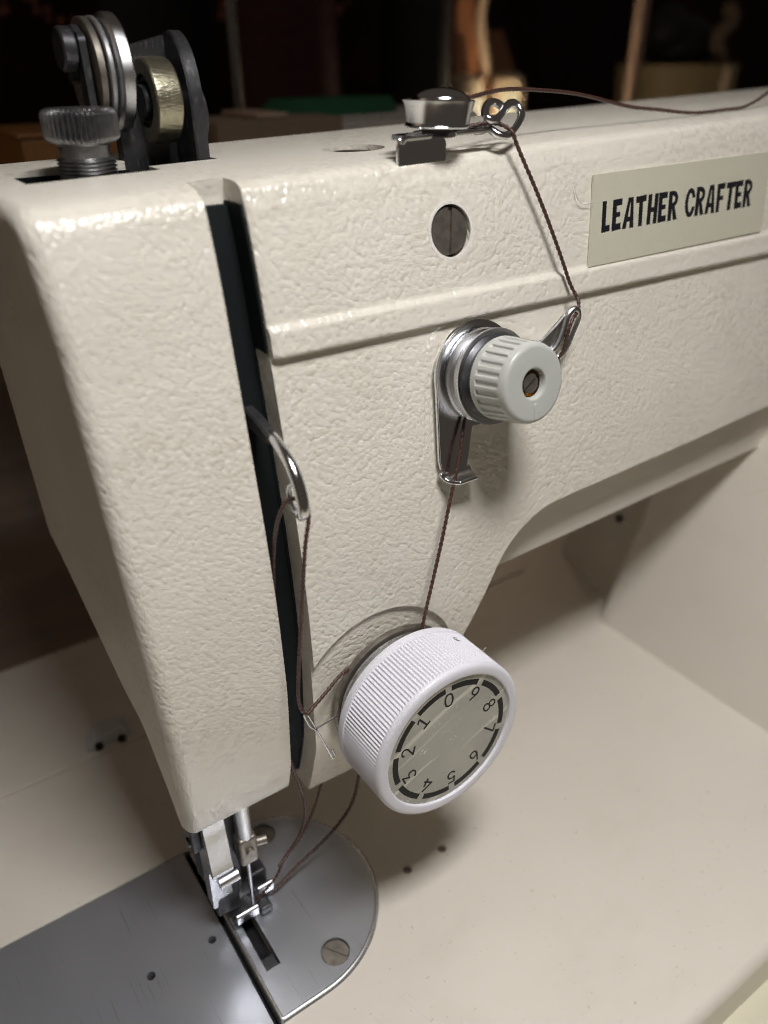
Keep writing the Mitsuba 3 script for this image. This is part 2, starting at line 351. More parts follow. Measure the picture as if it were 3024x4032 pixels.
# oil hole with a sunk screw in the top
ht = np.array([HOLE[0], HOLE[1], top_z(HOLE[0])])
add(S_ + 'top_screw', place(tm(m3.Manifold.cylinder(2.5, 8.2, 7.6, 40) - boxm(-.9, .9, -9, 9, 1.4, 4)), ht - [0, 0, 3.7], [.8, .6, 0], [-.6, .8, 0], [0, 0, 1]), 'tarnished_steel', 30)
add(S_ + 'top_screw_hole', place(tm(m3.Manifold.cylinder(.6, 10.8, 10.8, 40)), ht - [0, 0, 4.6], [1, 0, 0], [0, 1, 0], [0, 0, 1]), 'black_hole', 30)

# near-black sheets: shade inside the slot and top opening, put into colour
def strip(d0, d1, z0, z1, x0, x1):
    zz = np.arange(z0, z1 + .1, 2.0)
    p = [(float(face(np.clip(z, -275, -36))) + d0, z) for z in zz] + [(float(face(np.clip(z, -275, -36))) + d1, z) for z in zz[::-1]]
    return along_x(Polygon(p), x0, x1)
shade_sheets = cat(strip(11.5, 13.8, -262, -37, 90.9, 102.9), strip(2.2, 13.5, -79, -37, 102.2, 103.4),
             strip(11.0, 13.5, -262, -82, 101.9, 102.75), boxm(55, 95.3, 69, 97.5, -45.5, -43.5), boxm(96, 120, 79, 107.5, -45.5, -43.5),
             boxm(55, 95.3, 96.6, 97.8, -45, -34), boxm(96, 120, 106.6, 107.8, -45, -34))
add(S_ + 'slot_shade', shade_sheets, 'painted_cavity_shade', 30, label='near-black sheets painting the shade inside the take-up slot')

# lower arm: set back a little under the cover, with the throat cut out on its right
outline = Polygon([(102.8, -79.6), (102.8, -268), (139, -272), (181.9, -196.6), (187.5, -186.8), (191.4, -180.3), (195, -175.6), (198.7, -172.1), (203, -168.7),
                   (208, -166), (214, -163.6), (219.7, -162.4), (231.6, -161.6), (305, -158.7), (369, -155.2), (520, -148), (520, -79.6)])
low_poly = [(float(face(z)) + 1.5, z) for z in np.arange(-274, -79, 1.5)] + [(118, -79.5), (118, -274)]
lp = ring(Polygon(low_poly), 1.6)
low = man(loft(lp, list(np.arange(102, 525, 8.)), [0] * len(np.arange(102, 525, 8.)))) ^ man(along_y(outline, -30, 140))
DIAL_C = np.array([137.2, float(face(-218)), -218.0])
low = low - man(cyl([131, -.3, -218], [131, -14, -218], 37.8, None, 90))
add(S_ + 'lower_arm', low, 'wrinkle_paint', 32, label='cream wrinkle-painted lower face of the arm, set back under the cover')
ub = Polygon([(150, -150), (150, -196.4), (206, -194.6), (403.5, -188.3), (520, -184.6), (520, -140)])
add(S_ + 'under_arm', along_y(ub, 12, 112), 'bed_paint', 30, label='smooth lower web of the arm behind its face')

# pillar on the right
pil = Polygon([(347.4, -75), (347.4, 60), (349, 63.5), (353, 65.5), (369.5, 66), (372, 80), (379, 108), (385, 135), (520, 135), (520, -75)])
pm = man(along_z(pil, -319.9, -140)).refine_to_length(12.0)
pt = tm(pm); v = np.array(pt.vertices)
v[:, 0] += .36 * (v[:, 2] + 320) * (v[:, 0] < 450)                    # the pillar leans away as it rises
v[:, 1] = np.where(v[:, 1] < 12, 12 + (v[:, 1] - 12) * np.clip(1 - (v[:, 2] + 320) / 128, 0.02, 1) ** .6, v[:, 1])
pt.vertices = v; pm = pt
add(S_ + 'pillar', pm, 'bed_paint', 30, label='smooth cream pillar at the right of the bed')
add(S_ + 'pillar_screw', cyl([371.5, 79, -258.5], [371.5, 76.2, -258.5], 2.6, 2.3, 24), 'black_hole')

# bed with inlaid plates
bp = [(-131 + 5 - 5 * math.sin(a), -325 + 5 * math.cos(a)) for a in np.linspace(0, np.pi / 2, 8)]
bed_poly = Polygon([(232, -320), (232, -346), (-131, -346)] + bp[::-1])
bed = man(along_x(bed_poly, -170, 520))
hole = sbox(63.3, -20.6, 69.6, 34)
sl_hole = sbox(-150, -41.2, 58.4, 51.6)
dshape = unary_union([Point(79.2, 4.6).buffer(45.6, 48), sbox(59, -41, 79.2, 50.2)]).intersection(sbox(59, -60, 200, 60))
bed = bed - man(along_z(unary_union([sl_hole, dshape.buffer(.45)]).buffer(.01), -323, -310))
bed = bed - boxm(56.7, 59.0, -41.2, 51.6, -332, -310)
bed = bed - man(along_z(hole.buffer(.3, join_style=2), -331.5, -310))
for q in ((156.9, -15.0), (137.2, -14.9)): bed = bed - man(cyl([q[0], q[1], -335], [q[0], q[1], -310], 2.1, None, 24))
add(S_ + 'bed', bed, 'bed_paint', 30, label='smooth cream flat bed of the machine')
for q in ((156.9, -15.0), (137.2, -14.9)):
    add(S_ + 'bed_screw', cyl([q[0], q[1], -322.5], [q[0], q[1], -321.6], 2.05, None, 24), 'tarnished_steel')
# the ledge behind the fold line at the back of the bed
add(S_ + 'bed_ledge', cat(rbox(-170, 346, 132.2, 231, -319.95, -318.6, .6)), 'bed_paint', 30, label='thin raised strip along the back of the bed')

sp = along_z(sbox(-149.6, -40.8, 56.6, 51.2), -322.5, -320.1)
spm = man(sp)
for q in ((50.8, 5.0), (24.4, 4.9)): spm = spm - man(cyl([q[0], q[1], -326], [q[0], q[1], -316], 1.75, None, 20))
add(S_ + 'slide_plate', spm, 'plate_steel', 30, label='blue-grey brushed steel slide plate on the left of the bed')
for q in ((50.8, 5.0), (24.4, 4.9)): add(S_ + 'slide_plate__hole', cyl([q[0], q[1], -323.5], [q[0], q[1], -322.6], 1.9, None, 20), 'black_hole')
hole = sbox(63.3, -20.6, 69.6, 34)
tp = None
for d, zt in ((-1.5, -318.9), (-1.0, -319.02), (-.6, -319.3), (-.3, -319.7), (-.12, -320.3)):
    k = man(along_z(dshape.buffer(d, join_style=1), -322.5, zt)); tp = k if tp is None else tp + k
tp = tp - man(along_z(hole, -330, -310))
THS = [(90.3, -29.2), (91.3, 38.6)]
for q in THS: tp = tp - man(cyl([q[0], q[1], -321.5], [q[0], q[1], -310], 6.0, None, 36))
add(S_ + 'throat_plate', tp, 'plate_steel', 40, label='D-shaped grey steel needle plate with a feed slot')
for q in THS:
    s = m3.Manifold.cylinder(1.6, 5.7, 5.4, 40) - boxm(-.6, .6, -7, 7, .9, 3)
    add(S_ + 'throat_plate__plate_screw', place(tm(s.rotate([0, 0, 35])), [q[0], q[1], -321.4], [1, 0, 0], [0, 1, 0], [0, 0, 1]), 'tarnished_steel', 30)
eb = np.asarray(dshape.buffer(-.95, join_style=1).exterior.coords)
add(S_ + 'throat_plate__plate_edge', tube(np.column_stack([resample(eb, 1.0), np.full(len(resample(eb, 1.0)), -319.85)]), 1.0, 12, cap=False), 'chrome_soft', True, label='bright rounded edge of the needle plate')
add(S_ + 'throat_plate__slot_floor', boxm(63, 69.9, -21, 35, -330, -328), 'black_hole', 30)
add(S_ + 'plate_seam', cat(boxm(56.72, 58.98, -41.1, 51.5, -331, -324), boxm(58.4, 58.95, -41.1, 51.5, -324, -321)), 'black_hole', False, label='near-black strips painting the shade in the gap between the slide plate and the needle plate')
fd = boxm(63.9, 69.1, -20.0, -13.6, -327, -321.6) + boxm(63.9, 69.1, -20.0, -18.9, -322, -320.4)
for k in range(2):
    for j in range(2): fd = fd + man(cyl([65.1 + 2.4 * j, -13.8 + 1.9 * k, -323], [65.1 + 2.4 * j, -13.2 + 1.9 * k, -319.6], 1.0, .25, 4))
add(S_ + 'throat_plate__feed_dog', fd, 'black_iron', 20, label='toothed end of the feed dog in the slot of the needle plate')

# needle bar, needle, presser foot
F_ = S_ + 'presser_foot'
add(S_ + 'needle_bar', cyl([71.2, 6, -215], [71.2, 6, -270], 3.4, None, 36), 'chrome_soft')
add(S_ + 'needle_bar__needle_clamp', cat(rbox(67.2, 75.2, 2.4, 9.6, -284, -269, 1.4), cyl([74, 5.6, -276], [79.5, 4.4, -276.5], 1.9, None, 24), cyl([71.4, 2.8, -276], [71.4, .8, -276], 1.8, None, 20)), 'tarnished_steel', 30)
add(S_ + 'needle_bar__needle', cyl([71.2, 6, -283], [70.6, 6, -321], .95, .7, 16), 'chrome')
shank = Polygon([(3.2, -222), (2.6, -254), (2.2, -257), (1.2, -262), (.6, -272), (-.6, -275.6), (.4, -278.4), (3.6, -278), (5.2, -282), (6.2, -304), (12, -304), (14, -222)])
add(F_ + '__shank', man(along_x(shank, 54.3, 62.8)), 'chrome_soft', 25, label='bright upright shank of the presser foot')
add(F_ + '__hinge_pin', cyl([56.6, 1.6, -283.6], [64.8, 1.6, -283.6], 2.6, None, 28), 'chrome_soft', 30)
def toe(x0, x1, yf, zt, zb=-316.5):
    p = LineString([(yf + 26, zb), (yf + 5, zb), (yf + 2.2, zb + 1.2), (yf + .4, zb + 4.0), (yf, zt)]).buffer(1.15)
    return man(along_x(p, x0, x1))
add(F_ + '__toe', toe(61.2, 70.6, .6, -308.6), 'chrome_soft', 30)
add(F_ + '__toe', toe(74.2, 81.0, 7.4, -308.6), 'chrome_soft', 30)
add(F_ + '__foot_bridge', cat(rbox(55.5, 66, 6, 16, -311, -288, 1.2), rbox(62.6, 69.2, 9.5, 20, -309, -226, 1.0), rbox(63.5, 81, 12, 30, -315.5, -305, 1.2), rbox(72.2, 77.5, 1, 8, -317.5, -313.6, .8)), 'black_iron', 30)
add(F_ + '__presser_bar', cyl([57.4, 17, -212], [57.4, 17, -292], 4.2, None, 30), 'black_iron', 30)
add(F_ + '__side_lever', cat(rbox(50.4, 54.2, 7, 18, -268, -236, 1.0), cyl([49.4, 10, -263], [54, 10, -263], 2.0, None, 20)), 'black_iron', 30)

# take-up lever in the slot
fing = spline([(97, 6.5, -101.2), (97, 3.0, -101.7), (97, -2, -103.6), (97, -6.6, -106.2), (97, -10.6, -110.2), (97, -12.9, -114.6), (97, -13.8, -119), (97, -12.9, -121.6), (97, -11.0, -122.4)], .35)
fr = 1.95 * np.interp(np.linspace(0, 1, len(fing)), [0, .1, .5, .9, 1], [.75, .95, 1.05, 1.0, .7])
eye = spline([(96.4, -9.6, -121.6), (96.2, -7.4, -119.4), (96.0, -6.4, -115.6), (96.2, -8.2, -112.8), (96.6, -10.4, -112.6)], .3)
add(S_ + 'take_up_lever__finger', tube(fing, fr, 18), 'chrome', 50, label='bright chromed finger of the take-up lever')
add(S_ + 'take_up_lever__eye', tube(eye, .75, 12), 'chrome_soft', 50, label='small thread eye behind the lever finger')
armp = Polygon([(30, -94.6), (23.9, -96.2), (13.3, -97.4), (6, -99.4), (2.5, -100.6), (2.6, -103.2), (6.5, -103.8), (12, -103.0), (22, -102.2), (30, -101)])
arm_ = None
for d, x0, x1 in ((0, 95.2, 98.2), (-.4, 94.8, 98.6)):
    k = man(along_x(armp.buffer(d), x0, x1)); arm_ = k if arm_ is None else arm_ + k
add(S_ + 'take_up_lever__arm', arm_, 'black_iron', 28, label='dull dark arm of the take-up lever inside the slot')

# ------------------------------------------------------------------ main tension dial
D_ = S_ + 'tension_dial'
AX = np.array([0, -math.cos(math.radians(1.4)), math.sin(math.radians(1.4))])       # out of the face, towards the operator
def dialp(x, v, s): return DIAL_C + AX * s + np.array([x, 0, 0]) + np.cross([1., 0, 0], AX) * v      # v points up
UPV = -np.cross(AX, [1., 0, 0])
UPV = UPV if UPV[2] > 0 else -UPV
add(D_ + '__flange', lathe([(0, .3), (27.6, .3), (28.2, .9), (28.2, 2.2), (27.4, 2.8), (22, 3.2), (22, 4.4)], DIAL_C, AX, 90), 'tarnished_steel', 30)
add(D_ + '__disc', lathe([(20, 4.3), (26.2, 3.8), (26.8, 4.2), (26.8, 5.4), (26, 6.0), (23.2, 6.4), (23.2, 7.6)], DIAL_C, AX, 90), 'chrome_soft', 30)
notch = m3.Manifold.cylinder(5.5, 27.3, 27.3, 90) - m3.Manifold.cylinder(9, 24.6, 24.6, 90).translate([0, 0, -1])
for a0, a1 in ((60, 84), (118, 131), (190, 215), (240, 300)):
    w = Polygon([(0, 0)] + [(40 * math.cos(math.radians(a)), 40 * math.sin(math.radians(a))) for a in np.linspace(a0, a1, 8)])
    notch = notch - man(along_z(w, 2.6, 9))
add(D_ + '__collar', place(tm(notch), DIAL_C + AX * 6.2, [1, 0, 0], UPV, AX) if np.linalg.det(np.stack([[1, 0, 0], UPV, AX])) > 0 else place(tm(notch), DIAL_C + AX * 6.2, [1, 0, 0], UPV, AX), 'worn_steel', 28)
NR = 138
prof = [(24.4, 11.6), (31.6, 11.2), (32.5, 11.7), (32.8, 12.6), (32.8, 14.4), (32.75, 15.0), (32.75, 15.6), (32.75, 24.0), (32.75, 34.8), (32.75, 35.6), (32.7, 36.1), (32.5, 36.8), (32.1, 37.5),
        (31.4, 38.0), (30.4, 38.2), (28.7, 38.2), (28.2, 37.9), (28.0, 37.2), (28.0, 36.6)]
dep = [0] * 5 + [0, .75, .78, .78, .6, 0] + [0] * 8
def ribs(t, i): return -dep[i] * (0.5 - 0.5 * np.cos(NR * t)) ** .8 if dep[i] else 0 * t
add(D_ + '__knurled_rim', lathe(prof, DIAL_C, AX, NR * 8, ribs), 'white_plastic', 38, label='white plastic ribbed rim of the dial')
add(D_ + '__scale_plate', lathe([(0, 36.9), (28.1, 36.9), (28.1, 36.2)], DIAL_C, AX, 96), 'dial_film', 30, label='yellowish scale plate with scratched film')
RO = [1, 0, 0]
def on_dial(mesh, s, shift=(0, 0)): return place(mesh, DIAL_C + AX * s + np.array([shift[0], 0, 0]) + UPV * shift[1], RO, UPV, AX)
for k in range(10):
    a0 = 93 + 36 * k
    pts = lambda r, A: [(r * math.cos(math.radians(a)), r * math.sin(math.radians(a))) for a in A]
    A = np.linspace(a0 + 3.2, a0 + 36 - 3.2, 12)
    add(D_ + '__scale_arc', on_dial(extrude(Polygon(pts(25.7, A) + pts(23.4, A[::-1])), .12), 36.93), 'dial_ink', False)
    n = meshkit.text_mesh(str(k), 5.9, .12); c = n.bounds.mean(0); n.apply_translation([-c[0], -c[1], 0])
    n.apply_transform(trimesh.transformations.rotation_matrix(math.radians(a0 - 90), [0, 0, 1]))
    n.apply_translation([19.7 * math.cos(math.radians(a0)), 19.7 * math.sin(math.radians(a0)), 0])
    add(D_ + '__numeral', on_dial(n, 36.94), 'dial_ink', False, label=f'black numeral {k} on the dial scale')
# pencilled figure on the rim
two = spline([(-.9, .7), (-.5, 1.3), (.2, 1.4), (.7, .9), (.5, .2), (-.2, -.7), (-.9, -1.4), (-.2, -1.2), (1.1, -1.3)], .15)
ang = math.radians(63)
rn = np.array([math.cos(ang), 0, 0]) + UPV * math.sin(ang); tg = np.cross(rn, AX)
tp2 = np.array([DIAL_C + AX * 21 + rn * 32.85 + tg * (-a) * 1.0 + AX * (-b) * .9 for a, b in two])
add(D_ + '__pencil_mark', tube(tp2, .11, 6), 'pencil', True)
# check spring
add(D_ + '__check_spring', cat(
    tube(bend([(116, -4, -217), (109.31, -8, -214.6), (97.15, -12, -211.62), (94.3, -12, -203.6), (93.4, -12, -200.9), (92.7, -12.1, -203), (94.4, -12.4, -208.5), (97.0, -12.8, -212.0)], .6), .40, 8),
    tube(bend([(96.6, -12.2, -210.4), (100.01, -12, -220.48), (103.3, -12, -230.6), (104.6, -12, -230.2), (103.6, -11.4, -226.4)], .5), .40, 8)), 'chrome', 40)

# ------------------------------------------------------------------ upper pretension unit
P_ = S_ + 'thread_tension_unit'
GC = np.array([181.38, float(face(-99.89)), -99.89]); ga = math.radians(9.7)
GA = np.array([0, -math.cos(ga), math.sin(ga)]); GU = np.array([0, math.sin(ga), math.cos(ga)])
def on_gray(mesh, s, shift=(0, 0)): return place(mesh, GC + GA * s + np.array([shift[0], 0, 0]) + GU * shift[1], [1, 0, 0], GU, GA)
tail = Polygon([(-19.2, 3), (-19.6, -6), (-20.6, -28), (-20.0, -31.2), (-17.5, -34.0), (-12.5, -34.6), (-8.4, -33), (-7.4, -30), (-5.6, -22), (-3.2, -13), (6, -10)])
ear = Polygon([(8, 14), (20, 9.4), (29, 6.6), (31.5, 4.0), (26, -1), (10, -6)])
plate2d = unary_union([Point(-.6, .4).buffer(18.9, 40), tail, ear]).buffer(-1.2).buffer(2.4).buffer(-1.2)
bpm = None
for d, s0, s1 in ((0, .9, 1.9), (-.3, .7, 2.2), (-.7, .6, 2.35)):
    g = man(on_gray(extrude(plate2d.buffer(d), s1 - s0), s0)); bpm = g if bpm is None else bpm + g
add(P_ + '__base_plate', bpm, 'chrome', 30, label='chromed backing plate with a long tail hanging below the grey knob')
# curled lip with the thread hole
def gp(x, v, s): return GC + GA * s + np.array([x, 0, 0]) + GU * v
lip = None
q = np.linspace(0, 1, 9)
for j in range(8):
    def cap_at(t):
        a = t * math.radians(100)
        c = (-33.2 - 3.0 * math.sin(a)) ; s = 1.6 + 4.6 * (1 - math.cos(a))
        w = 6.2 - 2.6 * t ** 2
        return [m3.Manifold.sphere(.85, 14).translate(list(gp(-13.8 + e * w + 1.6 * t, c, s))) for e in (-1, 1)]
    h = m3.Manifold.batch_hull(cap_at(q[j]) + cap_at(q[j + 1])); lip = h if lip is None else lip + h
add(P_ + '__hook_lip', lip, 'chrome', 40, label='curled lip at the foot of the chromed plate')
# the eye on the right
eye_path = spline([gp(31, 2.0, 3), gp(34.6, 3.2, 5.2), gp(37.6, 9.5, 7), gp(39.4, 15.4, 8.2), gp(42.4, 16.6, 8.6), gp(44.2, 14.0, 8.2), gp(43.0, 8.4, 6.6), gp(40.6, 1.6, 4.6), gp(38.0, -1.2, 3.2)], .4)
def web(ps): return m3.Manifold.batch_hull([m3.Manifold.sphere(.7, 12).translate(list(gp(*p))) for p in ps])
add(P_ + '__thread_eye', cat(tube(eye_path, 1.25, 12),
    web([(24, 5.5, 1.6), (30.2, 6.2, 3.0), (31.8, 2.4, 3.2), (27, -1, 1.8)]), web([(30.2, 6.2, 3.0), (31.8, 2.0, 3.2), (35.2, 11.5, 6.2), (37.8, 14.8, 7.4), (37.6, 4.0, 4.6), (35, .2, 3.4)])), 'chrome_soft', 40, label='chromed loop that the thread comes down to')
add(P_ + '__tension_disc', lathe([(6, 2.4), (15.6, 2.6), (16.6, 3.1), (16.7, 4.4), (16.2, 5.3), (14.8, 5.8), (14.6, 7.4)], GC, GA, 90), 'chrome_soft', 30)
add(P_ + '__tension_disc', lathe([(14.6, 7.2), (15.4, 8.2), (16.6, 9.6), (17.0, 10.2), (16.9, 10.8), (16.2, 10.7), (15.4, 10.3), (9, 10.0)], GC, GA, 90), 'chrome_soft', 30)
add(P_ + '__spring_cup', lathe([(14.8, 10.2), (13.4, 11.6), (12.8, 14.5)], GC, GA, 60), 'black_iron', 30)
NG = 26
gprof = [(12.8, 13.9), (14.2, 13.9), (14.5, 14.3), (14.5, 15.6), (14.48, 16.4), (14.4, 17.0), (14.1, 22), (13.9, 26.2), (13.85, 26.9), (13.8, 27.6), (13.7, 28.6), (13.3, 29.6), (12.6, 30.2), (11.8, 30.4), (6.0, 30.4), (5.3, 30.1), (4.8, 29.2), (4.5, 26), (4.4, 24.6)]
gdep = [0, 0, 0, 0, 0, .8, .85, .85, .7, 0] + [0] * 9
def flutes(t, i):
    c = 0.5 - 0.5 * np.cos(NG * t)
    return -gdep[i] * sstep(.30, .72, c) if gdep[i] else 0 * t
knob = lathe(gprof, GC, GA, NG * 14, flutes)
add(P_ + '__knob', knob, 'grey_plastic', 36, label='pale grey fluted plastic knob')
add(P_ + '__knob_mark', on_gray(tm(rbox(-.75, .75, -12.3, -6.6, -.4, .35, .33)), 30.4), 'grey_plastic', 30, label='short raised line on the face of the grey knob')
add(P_ + '__brass_sleeve', lathe([(4.35, 28.2), (4.35, 24.8), (3.3, 24.8)], GC, GA, 40), 'brass', 30)
sc = m3.Manifold.cylinder(2, 3.5, 3.3, 36) - boxm(-5, 5, -.4, .4, 1.2, 3)
add(P_ + '__stud', on_gray(tm(sc.rotate([0, 0, 32])), 26.6), 'tarnished_steel', 30, label='slotted steel stud in the middle of the grey knob')

# ------------------------------------------------------------------ thread guide on top of the arm
G_ = S_ + 'thread_guide'
legm = along_y(unary_union([sbox(158.3, -38, 177.3, -26), LineString([(160.8, -25.4), (174.9, -25.4)]).buffer(2.5)]), 23.4, 24.8)
add(G_ + '__leg', legm, 'chrome', 30, label='dark-looking chromed upright of the thread guide')
def strap_prof(x): return -22.4 + .022 * (x - 160)
sm = None
for d, za, zb in ((-.25, -1.0, .55), (0, -.75, .3)):
    pl = unary_union([sbox(159.2, 22.2, 176, 30), Point(175.5, 27).buffer(7.5), sbox(170, 22.4, 197.5, 27.4)]).buffer(-2).buffer(2).buffer(d)
    k = man(along_z(pl, za, zb)); sm = k if sm is None else sm + k
smm = tm(sm); v = np.array(smm.vertices); v[:, 2] += strap_prof(v[:, 0]); smm.vertices = v
smm = cat(smm, tube(spline([(158.9, 24.2, -32), (158.9, 24.2, -24.6), (159.7, 24.4, -23), (161.5, 24.6, -22.4)], .3), .75, 8), tube(bend([(159.6, 23.4, -24.2), (160.2, 22.7, -22.7), (176, 22.4, -22.25), (196.5, 22.6, -21.75)], .8), .85, 10))
add(G_ + '__bracket', smm, 'chrome', 30, label='chromed flat bracket under the drum')
DC = [174.4, 24.5, -20.5]
add(G_ + '__drum', lathe([(0, .1), (7, .1), (10.2, .3), (10.7, .7), (10.4, 1.2), (10.3, 1.8), (10.7, 4.4), (11.2, 6.9), (11.7, 8.1), (11.3, 8.3), (10.7, 7.8), (7.4, 7.5)], DC, [0.03, 0, 1], 80), 'chrome', 32, label='chromed drum with flared rim')
add(G_ + '__cap', lathe([(9.2, 7.2), (9.3, 8.4), (8.6, 9.6), (6.6, 10.8), (3.5, 11.6), (0, 11.9)], [DC[0] + .8, DC[1], DC[2]], [0.03, 0, 1], 64), 'chrome', 40, label='domed cap on the drum')
add(G_ + '__neck', cyl([DC[0], DC[1], -22.6], [DC[0], DC[1], -20.2], 5, None, 30), 'black_iron')
pig = [(190.5, 25.2, -21.9), (195.0, 25, -21.7), (195.9, 23.6, -21.6), (197.2, 21.2, -23.0), (199.77, 20.0, -23.67), (204.29, 21.0, -22.41), (208.9, 23.0, -19.63), (210.9, 25.0, -16.97), (209.6, 27.0, -14.61), (205.2, 26.0, -15.12),
       (200.23, 23.0, -17.32), (196.14, 21.4, -18.71), (193.6, 22.4, -18.2), (194.79, 25.0, -16.1), (198.6, 27.0, -13.95), (201.6, 26.6, -14.3), (203.0, 25.4, -15.8)]
add(G_ + '__pigtail', tube(spline(pig, .35), 1.32, 14), 'chrome', 40, label='chromed pigtail loop that the thread turns through')

# ------------------------------------------------------------------ nameplate
N_ = S_ + 'nameplate'
def fpoint(x, w, off):         # w: height above the lower edge along the sloping face
    z0, z1 = -71.3, -40.6
    y0, y1 = float(face(z0)), float(face(-45.4))
    L = math.hypot(z1 - z0, y1 - y0); e = np.array([0, (y1 - y0) / L, (z1 - z0) / L]); nn = np.array([0, -e[2], e[1]])
    return np.array([x, y0, z0]) + e * w + nn * off, e, nn
o, NE, NN = fpoint(0, 0, 0)
NLEN = math.hypot(30.7, float(face(-45.4)) - float(face(-71.3)))
tilt = 0.009                                    # the sticker runs up very slightly to the right
EX = np.array([1, 0, 0]) + NE * tilt; EX /= np.linalg.norm(EX)
quad = Polygon([(239.6, -1.9), (350.6, -.2 - 1.6), (355.2, NLEN - .2), (243.2, NLEN - .6)])
nm = extrude(quad, .9)
nm.apply_translation([0, 0, .35])
add(N_ + '__plate', place(nm, o - EX * 0 , EX, NE, NN), 'nameplate_film', False, label='cream rectangular plate lettered LEATHER CRAFTER')
def letters():
    W = {'L': 5.2, 'E': 5.6, 'A': 7.2, 'T': 6.6, 'H': 6.6, 'R': 6.4, 'C': 6.4, 'F': 5.6, ' ': 4.4}
    h, st = 11.2, 2.35
    def seg(*p, w=st): return LineString(p).buffer(w / 2, cap_style=2, join_style=2)
    def glyph(c, w):
        i, r, t = st / 2, w - st / 2, h - st / 2
        if c == 'L': return unary_union([seg((i, 0), (i, h)), seg((0, i), (w - .3, i + .25))])
        if c == 'E': return unary_union([seg((i, 0), (i, h)), seg((0, i), (w - .2, i + .2)), seg((0, t), (w, t + .1)), seg((0, h * .5), (w - .9, h * .51), w=1.8)])
        if c == 'F': return unary_union([seg((i, 0), (i, h)), seg((0, t), (w, t + .1)), seg((0, h * .48), (w - .8, h * .49), w=1.8)])
        if c == 'T': return unary_union([seg((w / 2, 0), (w / 2, h - .3)), seg((0, t - .1), (w, t + .1))])
        if c == 'H': return unary_union([seg((i, 0), (i, h)), seg((r, 0), (r, h)), seg((0, h * .47), (w, h * .49), w=1.8)])
        if c == 'A':
            a = Polygon([(0, 0), (w * .36, h), (w * .78, h), (w, 0), (w - st - .1, 0), (w * .59, h - 1.9), (w * .53, h - 1.9), (st + .05, 0)])
            return a.union(sbox(w * .24, h * .22, w * .86, h * .38))
        if c == 'R':
            bowl = affinity.scale(Point(0, 0).buffer(1, 16), w * .62, h * .285).intersection(sbox(0, -9, 9, 9)); bowl = affinity.translate(bowl, w * .36, h * .715)
            inn = affinity.scale(Point(0, 0).buffer(1, 16), w * .62 - 1.9, h * .285 - 1.8).intersection(sbox(0, -9, 9, 9)); inn = affinity.translate(inn, w * .36, h * .715)
            top = sbox(0, h * .43, w * .36, h).difference(sbox(st, h * .43 + 1.8, w * .361, h - 1.8))
            return unary_union([seg((i, 0), (i, h)), top, bowl.difference(inn), Polygon([(w * .36, h * .48), (w * .66, h * .48), (w + .1, .1), (w - st - .1, 0)])])
        if c == 'C':
            o_ = affinity.scale(Point(0, 0).buffer(1, 20), w * .56, h * .5); n_ = affinity.scale(Point(0, 0).buffer(1, 20), w * .56 - 2.0, h * .5 - 1.9)
            return affinity.translate(o_.difference(n_).difference(Polygon([(0.8, -1.6), (9, -2.2), (9, 2.2), (.8, 1.6)])), w * .56, h * .5)
    x, out = 0, []
    for j, c in enumerate('LEATHER CRAFTER'):
        w = W[c]
        if c != ' ':
            g = affinity.skew(glyph(c, w), 7 + (j * 37 % 5 - 2), origin=(0, 0)); out.append((x, affinity.rotate(g, (j * 53 % 5 - 2) * .5)))
        x += w + (.95 if c != ' ' else 0)
    return out, x
glyphs, total = letters()
kx = 95.4 / total
for x, g in glyphs:
    g = affinity.translate(affinity.scale(g, kx, 1.0, origin=(0, 0)), 246.6 + x * kx, 9.7)
    add(N_ + '__letter', place(extrude(g, .15), o + NN * 1.26, EX, NE, NN), 'black_ink', False)

# ------------------------------------------------------------------ pressure screw and lifter on top of the head
K_ = S_ + 'pressure_screw'
KC = [75.8, 76.5, 0]
NK = 42
kp = [(0, -13.2), (9.6, -13.2), (10.7, -13.7), (11.2, -14.5), (11.4, -15.0), (11.4, -18), (11.4, -20.8), (11.1, -21.6), (9.9, -22.6), (7.9, -22.8)]
kd = [0, .1, .9, 1.5, 1.7, 1.7, 1.7, 1.3, .3, 0]
def knurl(t, i): return -kd[i] * (np.abs(((NK * t / (2 * np.pi)) % 1) * 2 - 1))
add(K_ + '__knurled_head', lathe(kp[::-1], KC, [0, 0, 1], NK * 8, lambda t, i: knurl(t, len(kp) - 1 - i)), 'knurled_steel', 24, label='knurled steel head of the pressure screw')
add(K_ + '__shank', lathe([(7.9, -30), (7.9, -28), (7.7, -27.6), (7.7, -23.4), (8.2, -22.7), (6, -22.7)], KC, [0, 0, 1], 60), 'knurled_steel', 30)
tv = []
for j in range(11): tv += [(8.2, -27.0 - j * 1.1), (9.1, -27.5 - j * 1.1)]
add(K_ + '__screw_thread', lathe(([(7.5, -26.8)] + tv)[::-1], KC, [0, 0, 1], 60), 'knurled_steel', 20)

